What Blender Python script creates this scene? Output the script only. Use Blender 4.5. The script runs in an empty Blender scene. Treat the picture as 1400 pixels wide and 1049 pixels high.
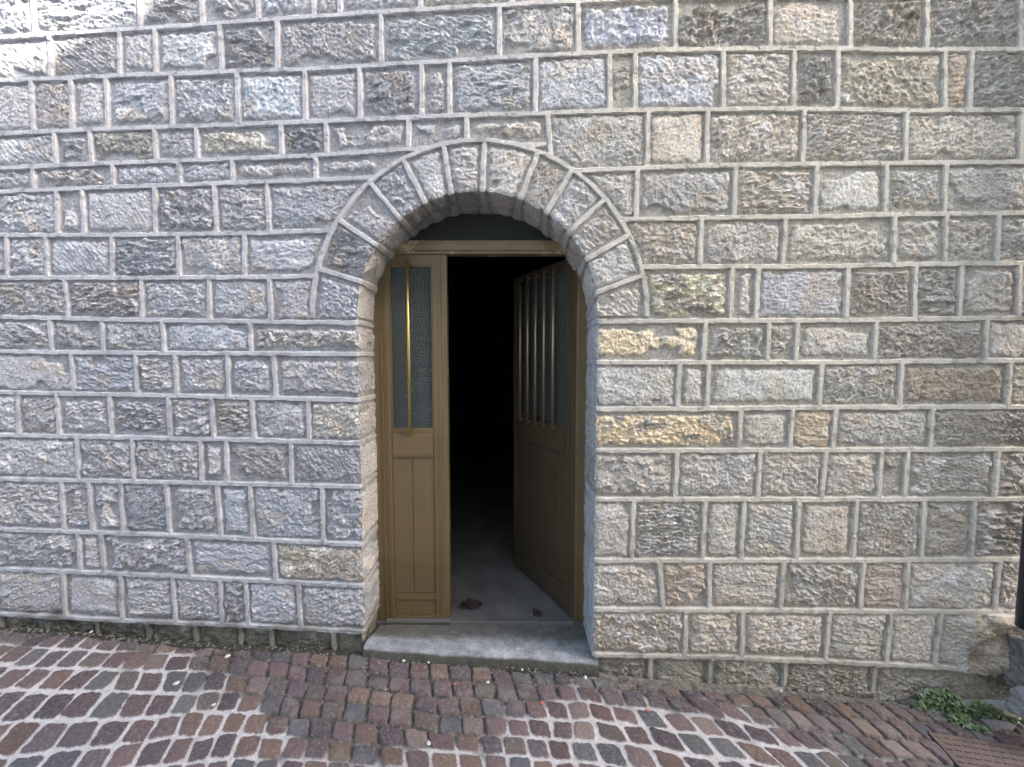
import bpy, bmesh, math, random
import numpy as np
from mathutils import Vector, Matrix
random.seed(7)
C = bpy.context.scene.collection
R_ = math.radians

# ------------------------------------------------------------------ camera
F, CX, CY = 525.0, 700.0, 524.5
CAM = np.array([0.0, -1.87, 1.44]); PITCH = R_(3.5)
FW = np.array([0, math.cos(PITCH), -math.sin(PITCH)]); UP = np.array([0, math.sin(PITCH), math.cos(PITCH)])
def ray(px, py):
    return FW*F + np.array([1.0, 0, 0])*(px-CX) + UP*(CY-py)
def at_y(px, py, y):
    d = ray(px, py); return CAM + d*((y-CAM[1])/d[1])
def W(u):                       # plan of the facade: straight on the right, falling back a little on the left
    return 0.075*0.25*np.log1p(np.exp(-(np.asarray(u, float)+0.3)/0.25))
def on_wall(px, py):
    p = at_y(px, py, 0.0)
    for _ in range(6): p = at_y(px, py, float(W(p[0])))
    return p[0], p[2]

cam_d = bpy.data.cameras.new('camera'); cam = bpy.data.objects.new('camera', cam_d); C.objects.link(cam)
cam.location = CAM; cam.rotation_euler = (R_(90)-PITCH, 0, 0)
cam_d.sensor_width = 36; cam_d.lens = 36*F/1400; cam_d.clip_end = 400; cam_d.clip_start = 0.02
bpy.context.scene.camera = cam

# ------------------------------------------------------------------ helpers
def tag(o, label=None, cat=None, group=None, kind=None):
    if label: o['label'] = label; o['kind'] = 'thing'
    if cat: o['category'] = cat
    if group: o['group'] = group
    if kind: o['kind'] = kind
    return o
def empty(name, loc=(0, 0, 0), rz=0.0):
    o = bpy.data.objects.new(name, None); C.objects.link(o); o.location = loc; o.rotation_euler = (0, 0, rz)
    o.empty_display_size = 0.1; return o
def obj(name, bm, mat, parent=None, loc=None, bevel=0.0, smooth=False, rot=None):
    bmesh.ops.recalc_face_normals(bm, faces=bm.faces); bm.normal_update()
    if bevel:
        es = [e for e in bm.edges if len(e.link_faces) == 2 and e.calc_face_angle(0) > 0.6]
        bmesh.ops.bevel(bm, geom=es, offset=bevel, segments=2, affect='EDGES', clamp_overlap=True)
    bmesh.ops.recalc_face_normals(bm, faces=bm.faces)
    me = bpy.data.meshes.new(name); bm.to_mesh(me); bm.free()
    me.materials.append(mat)
    me.shade_smooth() if smooth else me.shade_flat()
    o = bpy.data.objects.new(name, me); C.objects.link(o)
    if parent: o.parent = parent
    if loc is not None: o.location = loc
    if rot is not None: o.rotation_euler = rot
    return o
def box(bm, x0, x1, y0, y1, z0, z1):
    vs = [bm.verts.new((x, y, z)) for x in (x0, x1) for y in (y0, y1) for z in (z0, z1)]
    for f in ((0,1,3,2),(4,6,7,5),(0,4,5,1),(2,3,7,6),(0,2,6,4),(1,5,7,3)): bm.faces.new([vs[i] for i in f])
def tube(bm, p0, p1, r0, r1=None, n=14, cap=True):
    p0, p1 = Vector(p0), Vector(p1); r1 = r0 if r1 is None else r1
    ax = (p1-p0).normalized(); a = ax.orthogonal().normalized(); b = ax.cross(a)
    A = [bm.verts.new(p0+(a*math.cos(t)+b*math.sin(t))*r0) for t in [2*math.pi*i/n for i in range(n)]]
    B = [bm.verts.new(p1+(a*math.cos(t)+b*math.sin(t))*r1) for t in [2*math.pi*i/n for i in range(n)]]
    for i in range(n): bm.faces.new((A[i], A[(i+1) % n], B[(i+1) % n], B[i]))
    if cap: bm.faces.new(A[::-1]); bm.faces.new(B)
def prism(bm, pts, z0, z1):
    A = [bm.verts.new((p[0], p[1], z0)) for p in pts]; B = [bm.verts.new((p[0], p[1], z1)) for p in pts]
    n = len(pts)
    for i in range(n): bm.faces.new((A[i], A[(i+1) % n], B[(i+1) % n], B[i]))
    bm.faces.new(A[::-1]); bm.faces.new(B)

# ------------------------------------------------------------------ materials
def new_mat(name, col=(0.5, 0.5, 0.5), rough=0.8, metal=0.0):
    m = bpy.data.materials.new(name); m.use_nodes = True
    b = m.node_tree.nodes['Principled BSDF']
    b.inputs['Base Color'].default_value = (*col, 1); b.inputs['Roughness'].default_value = rough
    b.inputs['Metallic'].default_value = metal
    return m, m.node_tree.nodes, m.node_tree.links, b
def noise_node(N, L, scale, detail=4, rough=0.6, vec=None, dist=0.0):
    n = N.new('ShaderNodeTexNoise'); n.inputs['Scale'].default_value = scale; n.inputs['Detail'].default_value = detail
    n.inputs['Roughness'].default_value = rough; n.inputs['Distortion'].default_value = dist
    if vec is None:
        t = N.new('ShaderNodeTexCoord'); vec = t.outputs['Object']
    L.new(vec, n.inputs['Vector']); return n
def ramp(N, L, fac, stops):
    r = N.new('ShaderNodeValToRGB'); e = r.color_ramp.elements
    while len(e) < len(stops): e.new(0.5)
    for i, (p, c) in enumerate(stops): e[i].position = p; e[i].color = (*c, 1) if len(c) == 3 else c
    L.new(fac, r.inputs['Fac']); return r
def mixc(N, L, fac, a, b, blend='MIX'):
    m = N.new('ShaderNodeMix'); m.data_type = 'RGBA'; m.blend_type = blend
    for s, v in ((m.inputs[0], fac), (m.inputs[6], a), (m.inputs[7], b)):
        if isinstance(v, (int, float)): s.default_value = v
        elif isinstance(v, tuple): s.default_value = (*v, 1)
        else: L.new(v, s)
    return m.outputs[2]
def bump(N, L, b, height, strength=0.5, dist=0.01):
    n = N.new('ShaderNodeBump'); n.inputs['Strength'].default_value = strength; n.inputs['Distance'].default_value = dist
    L.new(height, n.inputs['Height']); L.new(n.outputs['Normal'], b.inputs['Normal']); return n

def attr_mat(name, grain, lo, hi, bscale, bstr, bdist, rough=0.9, spec=0.3):
    m, N, L, b = new_mat(name, rough=rough); b.inputs['Specular IOR Level'].default_value = spec
    a = N.new('ShaderNodeAttribute'); a.attribute_name = 'Col'
    n = noise_node(N, L, grain, 6, 0.75)
    r = ramp(N, L, n.outputs['Fac'], [(0.3, (lo,)*3), (0.7, (hi,)*3)])
    L.new(mixc(N, L, 1.0, a.outputs['Color'], r.outputs['Color'], 'MULTIPLY'), b.inputs['Base Color'])
    n2 = noise_node(N, L, bscale, 8, 0.7)
    bn = bump(N, L, b, n2.outputs['Fac'], bstr, bdist)
    mm = N.new('ShaderNodeMath'); mm.operation = 'MULTIPLY'; mm.inputs[1].default_value = bstr; L.new(a.outputs['Alpha'], mm.inputs[0]); L.new(mm.outputs[0], bn.inputs['Strength'])
    return m
M = {}
M['stone'] = attr_mat('stone', 95, 0.55, 1.5, 75, 1.0, 0.022)
M['arch'] = attr_mat('arch_stone', 95, 0.55, 1.5, 75, 1.0, 0.022)
M['pointing'] = attr_mat('lime_pointing', 110, 0.85, 1.12, 220, 0.6, 0.004)
M['cobble'] = attr_mat('porphyry', 140, 0.7, 1.4, 260, 0.7, 0.004, rough=0.92, spec=0.25)

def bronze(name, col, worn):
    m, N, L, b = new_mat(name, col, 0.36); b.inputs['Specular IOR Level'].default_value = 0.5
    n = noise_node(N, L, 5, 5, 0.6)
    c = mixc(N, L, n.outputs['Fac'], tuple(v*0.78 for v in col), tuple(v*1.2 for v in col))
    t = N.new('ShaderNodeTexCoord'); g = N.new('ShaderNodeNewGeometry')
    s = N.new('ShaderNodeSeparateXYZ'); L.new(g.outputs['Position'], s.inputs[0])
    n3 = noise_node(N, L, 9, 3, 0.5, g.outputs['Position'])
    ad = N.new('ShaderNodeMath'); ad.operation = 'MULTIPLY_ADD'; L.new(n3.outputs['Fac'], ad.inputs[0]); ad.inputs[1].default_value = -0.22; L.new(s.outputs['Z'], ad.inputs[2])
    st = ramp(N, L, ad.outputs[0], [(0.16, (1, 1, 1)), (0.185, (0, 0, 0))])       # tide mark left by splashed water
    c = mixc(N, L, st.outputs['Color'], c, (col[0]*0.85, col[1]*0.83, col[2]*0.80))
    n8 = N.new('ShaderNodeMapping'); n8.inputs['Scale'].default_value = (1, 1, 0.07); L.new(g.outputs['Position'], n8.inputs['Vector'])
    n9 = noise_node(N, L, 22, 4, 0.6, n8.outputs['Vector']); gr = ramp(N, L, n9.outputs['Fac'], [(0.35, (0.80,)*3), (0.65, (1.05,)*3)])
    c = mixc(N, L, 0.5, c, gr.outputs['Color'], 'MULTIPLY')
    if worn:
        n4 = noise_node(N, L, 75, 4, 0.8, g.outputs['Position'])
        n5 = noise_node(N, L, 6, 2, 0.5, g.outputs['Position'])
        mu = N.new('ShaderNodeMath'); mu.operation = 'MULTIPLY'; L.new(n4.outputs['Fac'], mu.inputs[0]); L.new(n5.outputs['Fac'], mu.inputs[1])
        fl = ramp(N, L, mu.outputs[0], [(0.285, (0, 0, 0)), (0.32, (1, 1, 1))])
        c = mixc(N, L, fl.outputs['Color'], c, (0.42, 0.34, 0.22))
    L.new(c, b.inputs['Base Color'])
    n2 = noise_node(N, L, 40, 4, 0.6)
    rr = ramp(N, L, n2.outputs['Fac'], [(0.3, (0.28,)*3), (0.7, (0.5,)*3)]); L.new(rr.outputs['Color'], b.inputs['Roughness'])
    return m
M['bronze'] = bronze('bronze_paint', (0.150, 0.106, 0.048), False)
M['bronze_worn'] = bronze('worn_bronze_paint', (0.185, 0.134, 0.058), True)
M['bronze_shaded'] = bronze('shaded_bronze_paint', (0.068, 0.052, 0.032), False)  # same bronze darkened: shade on the open leaf put into the colour
M['bronze_panel'] = bronze('bronze_panel_paint', (0.142, 0.102, 0.050), False)
m, N, L, b = new_mat('brass', (0.55, 0.38, 0.13), 0.3, 0.85); M['brass'] = m
m, N, L, b = new_mat('dull_brass', (0.36, 0.26, 0.14), 0.35, 0.7); M['dull_brass'] = m
m, N, L, b = new_mat('grey_metal', (0.25, 0.24, 0.22), 0.45, 0.7); M['metal'] = m
m, N, L, b = new_mat('cast_glass', (0.045, 0.06, 0.058), 0.22)      # obscured glass with a fine square pattern
b.inputs['Transmission Weight'].default_value = 0.35
g = N.new('ShaderNodeTexCoord')
mp = N.new('ShaderNodeMapping'); mp.inputs['Scale'].default_value = (1, 1, 1); L.new(g.outputs['Object'], mp.inputs['Vector'])
w1 = N.new('ShaderNodeTexWave'); w1.bands_direction = 'X'; w1.inputs['Scale'].default_value = 36; L.new(mp.outputs['Vector'], w1.inputs['Vector'])
w2 = N.new('ShaderNodeTexWave'); w2.bands_direction = 'Z'; w2.inputs['Scale'].default_value = 36; L.new(mp.outputs['Vector'], w2.inputs['Vector'])
mx = N.new('ShaderNodeMath'); mx.operation = 'MINIMUM'; L.new(w1.outputs['Fac'], mx.inputs[0]); L.new(w2.outputs['Fac'], mx.inputs[1])
bump(N, L, b, mx.outputs[0], 0.8, 0.004)
L.new(mixc(N, L, mx.outputs[0], (0.085, 0.105, 0.10), (0.03, 0.04, 0.04)), b.inputs['Base Color'])
M['glass'] = m
def rocky(name, c1, c2, scale, rough=0.85, bs=60, bstr=0.5, bd=0.006, speck=None):
    m, N, L, b = new_mat(name, c1, rough); n = noise_node(N, L, scale, 6, 0.65)
    r = ramp(N, L, n.outputs['Fac'], [(0.32, c1), (0.68, c2)]); c = r.outputs['Color']
    if speck:
        n3 = noise_node(N, L, 240, 3, 0.8)
        k = ramp(N, L, n3.outputs['Fac'], [(0.3, (0.6,)*3), (0.7, (1.4,)*3)])
        c = mixc(N, L, 1.0, c, k.outputs['Color'], 'MULTIPLY')
    L.new(c, b.inputs['Base Color'])
    n2 = noise_node(N, L, bs, 8, 0.7); bump(N, L, b, n2.outputs['Fac'], bstr, bd); return m
M['concrete'] = rocky('concrete', (0.055, 0.053, 0.049), (0.11, 0.106, 0.098), 5, speck=True)
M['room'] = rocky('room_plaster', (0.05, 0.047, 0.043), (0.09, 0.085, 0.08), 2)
M['plaster'] = rocky('house_plaster', (0.70, 0.64, 0.55), (0.78, 0.73, 0.64), 1.5)
M['tile'] = rocky('roof_tile', (0.20, 0.09, 0.06), (0.34, 0.17, 0.11), 6)
M['shutter'] = rocky('shutter_green', (0.05, 0.09, 0.06), (0.06, 0.11, 0.075), 4, 0.5)
M['rock'] = rocky('grey_rock', (0.08, 0.078, 0.062), (0.22, 0.205, 0.17), 14, bs=45, bstr=0.9, bd=0.02)
M['pale_rock'] = rocky('pale_rock', (0.20, 0.19, 0.17), (0.36, 0.34, 0.31), 14, bs=45, bstr=0.9, bd=0.02)
M['slab'] = rocky('grey_slab', (0.10, 0.10, 0.105), (0.17, 0.165, 0.17), 12, speck=True)
M['pebble'] = rocky('white_pebble', (0.34, 0.33, 0.31), (0.50, 0.49, 0.46), 60)
M['grit'] = rocky('grit', (0.05, 0.045, 0.036), (0.22, 0.20, 0.17), 130)
M['petal'] = rocky('red_petal', (0.26, 0.06, 0.04), (0.34, 0.12, 0.08), 60, 0.6)
M['dead_leaf'] = rocky('dead_leaf', (0.012, 0.009, 0.007), (0.04, 0.026, 0.016), 40, 0.8)
M['cover'] = rocky('rusty_iron', (0.045, 0.031, 0.026), (0.085, 0.058, 0.048), 14, 0.7, speck=True)
M['tread'] = rocky('worn_iron', (0.02, 0.015, 0.013), (0.04, 0.03, 0.026), 20, 0.55)
M['pipe'] = rocky('navy_pipe_paint', (0.012, 0.015, 0.032), (0.018, 0.022, 0.045), 10, 0.5, bstr=0.1)
m, N, L, b = new_mat('weed_leaf', (0.07, 0.13, 0.03), 0.5)
oi = N.new('ShaderNodeAttribute'); oi.attribute_name = 'Col'; L.new(oi.outputs['Color'], b.inputs['Base Color'])
b.inputs['Subsurface Weight'].default_value = 0.0; M['leaf'] = m

# ------------------------------------------------------------------ noise (numpy)
def h2(ix, iy, seed):
    h = (ix.astype(np.int64)*374761393 + iy.astype(np.int64)*668265263 + seed*1442695041) & 0xFFFFFFFF
    h = ((h ^ (h >> 13))*1274126177) & 0xFFFFFFFF
    h = ((h ^ (h >> 16))*2246822519) & 0xFFFFFFFF
    return ((h ^ (h >> 15)) & 0xFFFFFF).astype(np.float64)/0xFFFFFF
def gn(x, y, seed):
    ix, iy = np.floor(x), np.floor(y); fx, fy = x-ix, y-iy
    ux, uy = fx*fx*fx*(fx*(fx*6-15)+10), fy*fy*fy*(fy*(fy*6-15)+10)
    def g(dx, dy):
        a = h2(ix+dx, iy+dy, seed)*2*np.pi
        return np.cos(a)*(fx-dx)+np.sin(a)*(fy-dy)
    a, b = g(0, 0), g(1, 0); c, d = g(0, 1), g(1, 1)
    a = a+(b-a)*ux; c = c+(d-c)*ux
    return (a+(c-a)*uy)*1.5
def fbm(x, y, o, seed, gain=0.5):
    s = np.zeros_like(x); A = 1.0
    for i in range(o):
        s += A*gn(x*2**i+17.3*i, y*2**i-9.1*i, seed+i*13); A *= gain
    return s
def facets(x, y, seed, tilt):                # split-stone chips: every cell a small tilted plane
    ix, iy = np.floor(x), np.floor(y)
    best = np.full(x.shape, 1e9); bx = np.zeros_like(x); by = np.zeros_like(x); dx_ = np.zeros_like(x); dy_ = np.zeros_like(x)
    for i in (-1, 0, 1):
        for j in (-1, 0, 1):
            cx, cy = ix+i, iy+j
            qx = x-(cx+h2(cx, cy, seed)); qy = y-(cy+h2(cx, cy, seed+5))
            d = qx*qx+qy*qy; k = d < best
            best[k] = d[k]; bx[k] = cx[k]; by[k] = cy[k]; dx_[k] = qx[k]; dy_[k] = qy[k]
    return (h2(bx, by, seed+7)-0.5) + tilt*((h2(bx, by, seed+9)-0.5)*dx_+(h2(bx, by, seed+11)-0.5)*dy_)
def ss(a, b, x):
    t = np.clip((x-a)/(b-a), 0, 1); return t*t*(3-2*t)

# ------------------------------------------------------------------ traced coursing of the facade (photo pixels, laid on the wall)
PL = {
 'C0': [(0,50),(150,41),(250,34.5),(350,27),(500,17),(600,11),(675,6.5),(795,0.5),(900,-5),(1400,-8)],
 'C1': [(0,110),(87,106),(175,102),(250,100),(350,95.5),(425,94),(600,84),(687,78),(787,73),(900,67.5),(1050,65.5),(1150,65.5),(1225,67.5),(1400,66.5)],
 'C2': [(0,182),(175,174.5),(250,172.5),(400,167),(560,160),(725,155),(800,152),(900,149.5),(1050,148),(1150,148.5),(1237,151),(1400,149.5)],
 'L3': [(0,229.5),(150,222.5),(350,215.5),(425,212.5),(550,204),(625,200.5),(747,197)],
 'L4': [(0,262),(125,256.5),(250,252),(400,247),(518,242)],
 'L5': [(0,321.5),(175,321),(250,320),(350,318.5),(457,314.5)],
 'L6': [(0,380),(175,380),(350,379),(428,377.5)],
 'L7': [(0,433.5),(175,437.5),(250,438.5),(425,441),(495,441.5)],
 'L8': [(0,481),(175,483),(350,484),(495,484.5)],
 'L9': [(0,537),(100,539),(225,541.5),(350,544.5),(495,548)],
 'L10': [(0,595.5),(175,599),(350,602.5),(495,607)],
 'L11': [(0,656),(175,659),(350,663),(495,666.5)],
 'L12': [(0,724),(12,725),(175,730.5),(250,733.5),(375,740),(495,746)],
 'L13': [(0,779),(150,785),(250,790),(375,796),(495,802.5)],
 'L14': [(0,841),(175,850),(350,857.5),(400,860),(495,865.5)],
 'R3': [(780,233),(900,228.5),(975,226),(1150,223.5),(1400,221)],
 'R4': [(850,300),(1000,297),(1150,295.5),(1225,293),(1400,291)],
 'R5': [(880,365),(1150,364),(1225,362),(1400,360)],
 'R6': [(817,439.5),(975,439),(1150,438.5),(1225,437),(1400,435)],
 'R7': [(815,496),(1150,496),(1225,494.5),(1400,493.5)],
 'R8': [(815,560),(975,559.5),(1150,557.5),(1400,557)],
 'R9': [(815,617),(1150,616),(1400,615)],
 'R10': [(812,684),(1150,683.5),(1400,683.5)],
 'R11': [(808,767.5),(1150,767.5),(1400,765.5)],
 'R12': [(810,834.5),(1000,835.5),(1225,837.5),(1400,838)],
 'R13': [(808,896.5),(975,900),(1125,906),(1225,911),(1305,915),(1400,921)],
}
ROWS = [  # top line, bottom line, side, vertical joints (x at the top, x at the bottom)
 ('T1','C0','A', [(43,46),(189,191),(274,276),(350,352),(429,429),(464,464),(574,574),(700,700),(820,820)]),
 ('C0','C1','A', [(65.5,68),(161,162.5),(210,212),(299,302),(378,378),(520,521),(682.5,682.5),(790.5,790.5),(925,924),(1054.5,1054),(1164.5,1164),(1269.5,1268.5),(1397.5,1397)]),
 ('C1','C2','A', [(40,44.5),(95,97),(143.5,145.5),(232,234.5),(322.5,324.5),(415.5,416.5),(491,492),(576,576),(614,614.5),(732.5,732),(834,834),(869.5,869),(990,990),(1087,1086.5),(1147.5,1146),(1294,1293.5),(1331,1327)]),
 ('C2','L3','L', [(71.5,74.5),(121,124),(209.5,212),(266.5,269),(383,383.5),(445,446),(558,558),(637.5,637.5)]),
 ('L3','L4','L', [(43,45),(152,153.5),(243,245),(316,316.5),(430.5,430.5)]),
 ('L4','L5','L', [(75,78),(110.5,113.5),(210,212),(291.5,295),(363.5,367)]),
 ('L5','L6','L', [(6.5,9),(60.5,63),(151,153),(242,243.5),(333,333)]),
 ('L6','L7','L', [(86.5,91.5),(192,193.5),(284,285.5),(367,369.5)]),
 ('L7','L8','L', [(66,69),(137.5,140.5),(221,223),(340.5,342.5)]),
 ('L8','L9','L', [(95.5,100),(183,187),(237.5,241),(309.5,311.5),(372.5,377)]),
 ('L9','L10','L', [(22,24.5),(75,80),(148,152),(228.5,232),(287.5,291),(343,346.5),(420,422)]),
 ('L10','L11','L', [(103.5,106.5),(179,181.5),(273,275.5),(308,309),(397,398)]),
 ('L11','L12','L', [(82,86.5),(120,125),(163.5,167.5),(226,231),(296,301),(340.5,345.5),(439,441.5)]),
 ('L12','L13','L', [(105,109),(136.5,141),(254,259.5),(373,377)]),
 ('L13','L14','L', [(84.5,88),(163.5,166),(234.5,239),(300,303),(334.5,339),(407,410.5)]),
 ('L14','B0','L', [(129,131),(199,201),(264,266),(326,327),(369,369),(454,456)]),
 ('C2','R3','R', [(749,753),(887,885.5),(968.5,967),(1101,1099),(1241.5,1239),(1399,1398)]),
 ('R3','R4','R', [(872.5,869.5),(1006.5,1004.5),(1119,1115),(1214,1212),(1295.5,1293)]),
 ('R4','R5','R', [(960,958),(1076,1071),(1225,1223),(1296,1294),(1368,1365)]),
 ('R5','R6','R', [(1002,1000),(1038,1034.5),(1161.5,1158),(1254,1251.5),(1317,1314),(1397,1395)]),
 ('R6','R7','R', [(966,962),(1053,1050),(1092,1089.5),(1200,1197),(1351,1349)]),
 ('R7','R8','R', [(930,927),(970,967),(1125,1121.5),(1234.5,1231.5),(1384,1380)]),
 ('R8','R9','R', [(1014,1012),(1085.5,1081),(1144,1140),(1277,1273.5)]),
 ('R9','R10','R', [(927,924),(1041,1037),(1131,1124.5),(1207,1203),(1243,1238),(1367.5,1362)]),
 ('R10','R11','R', [(867,864),(965,961),(1019,1014),(1094,1090),(1173,1168),(1266,1261),(1335,1330)]),
 ('R11','R12','R', [(902,907),(971.5,970.5),(1073,1068),(1183,1177),(1244,1239),(1369,1362)]),
 ('R12','R13','R', [(939,937),(1017,1015.5),(1136,1130),(1220,1213),(1289,1279)]),
 ('R13','B0','R', [(892,890),(975,972),(1078,1075),(1201,1197)]),
]
VOUS = [((439,369),(492.5,385)),((467.5,304),(520,339)),((511.5,257),(549,302)),((555,227),(583.5,282.5)),((607.5,209),(618,272)),
        ((661.5,204.5),(658.5,269)),((732,216.5),(708,278)),((777,240.5),(744,294.5)),((822,276.5),(775.5,320)),((852,326),(799.5,356)),((873,378.5),(805.5,404))]
LINES = {}
for k, pts in PL.items():
    q = np.array([on_wall(*p) for p in pts]); LINES[k] = (q[:, 0], q[:, 1])
u0 = LINES['C0'][0]
LINES['T1'] = (u0, LINES['C0'][1]+0.30)
for i, hgt in enumerate((0.27, 0.25, 0.28, 0.24, 0.3, 0.26)): LINES['T%d' % (i+2)] = (u0, LINES['T%d' % (i+1)][1]+hgt)
LINES['B0'] = (np.array([-6.0, 6.0]), np.array([-0.6, -0.6]))
def zl(k, u): return np.interp(u, *LINES[k])
def pxline(k, x):
    a = np.array(PL[k]); return float(np.interp(x, a[:, 0], a[:, 1]))
UC, ZC = on_wall(653, 432)
R_OUT = (on_wall(885, 432)[0]-on_wall(426, 432)[0])/2; UCO = (on_wall(885, 432)[0]+on_wall(426, 432)[0])/2
R_IN = (on_wall(816, 441)[0]-on_wall(490, 441)[0])/2; UC = (on_wall(816, 441)[0]+on_wall(490, 441)[0])/2
USPLIT = on_wall(749, 190)[0]
rg = np.random.default_rng(3)
rows = []
for top, bot, side, js in ROWS:
    segs = []
    for xt, xb in js:
        yt = pxline(top, xt) if top in PL else -30.0
        if bot in PL: yb = pxline(bot, xb)
        elif side == 'L': yb = yt+60
        else: yb = yt+36
        if (xt, xb) == (749, 753): yb = 223
        if top == 'T1': (ut, zt), (ub, zb) = (lambda a: ((a[0], a[1]+0.2), a))(on_wall(xb, yb))
        else: (ut, zt), (ub, zb) = on_wall(xt, yt), on_wall(xb, yb)
        segs.append((ut, zt, ub, zb))
    lo = min(s[0] for s in segs); hi = max(s[0] for s in segs)
    if side in 'AL':
        u = min(lo, -2.75)-rg.uniform(0.12, 0.3)
        while u > -5.2:
            segs.append((u, float(zl(top, u)), u, float(zl(bot, u)))); u -= rg.uniform(0.2, 0.42)
    if side in 'AR' and (top, bot) != ('R12', 'R13'):
        u = max(hi, 2.5)+rg.uniform(0.12, 0.3)
        while u < 5.2:
            segs.append((u, float(zl(top, u)), u, float(zl(bot, u)))); u += rg.uniform(0.2, 0.42)
    rows.append((top, bot, side, segs))
for i in range(1, 7):
    segs = []; u = -5.2
    while u < 5.2:
        segs.append((u, float(zl('T%d' % (i+1), u)), u, float(zl('T%d' % i, u)))); u += rg.uniform(0.22, 0.5)
    rows.append(('T%d' % (i+1), 'T%d' % i, 'A', segs))
VS = []
for (o, i) in VOUS:
    ou, oz = on_wall(*o); iu, iz = on_wall(*i)
    VS.append((ou, oz, iu, iz, math.atan2((oz+iz)/2-ZC, (ou+iu)/2-UC)))
VANG = np.sort(np.array([v[4] for v in VS]))

# per-stone looks picked out of the photograph: pixel inside the stone -> colour, roughness factor
SPECIAL = [((958,405),(0.68,0.58,0.42),1.0,'patch'),((880,467),(0.55,0.46,0.32),1.1,'patch'),((900,588),(0.60,0.49,0.33),1.0,'patch'),
           ((1150,325),(0.46,0.43,0.36),1.5,None),((1160,258),(0.36,0.35,0.32),0.25,None),((1045,527),(0.345,0.345,0.315),0.2,None),
           ((1220,110),(0.36,0.33,0.26),0.8,None),((1115,35),(0.34,0.31,0.27),0.35,None),((1310,527),(0.36,0.30,0.23),1.0,None),
           ((1112,588),(0.36,0.30,0.22),0.8,None),((1130,725),(0.33,0.30,0.25),0.4,None),((937,803),(0.42,0.35,0.28),1.0,None),
           ((1205,803),(0.33,0.28,0.24),0.8,None),((945,262),(0.31,0.30,0.28),1.1,None),((1095,395),(0.31,0.31,0.305),0.6,None),
           ((1300,110),(0.40,0.33,0.25),0.8,None),((870,865),(0.38,0.34,0.29),1.0,None),((420,461),(0.42,0.40,0.38),1.3,None),
           ((590,45),(0.37,0.385,0.40),0.9,None),((380,130),(0.36,0.38,0.405),0.6,None),((860,35),(0.40,0.40,0.43),0.9,None),
           ((455,555),(0.38,0.36,0.33),1.1,None),((350,640),(0.27,0.26,0.25),0.7,None),((790,118),(0.35,0.353,0.36),0.6,None),
           ((130,197),(0.28,0.27,0.25),1.0,None),((320,195),(0.36,0.34,0.30),1.1,None),((700,178),(0.42,0.39,0.34),1.1,None),((980,110),(0.36,0.36,0.37),0.5,None),
           ((420,770),(0.32,0.29,0.25),1.0,None),((170,555),(0.33,0.33,0.35),1.1,None),((300,550),(0.40,0.38,0.37),1.2,None),((1250,395),(0.36,0.33,0.28),1.0,None)]

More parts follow.
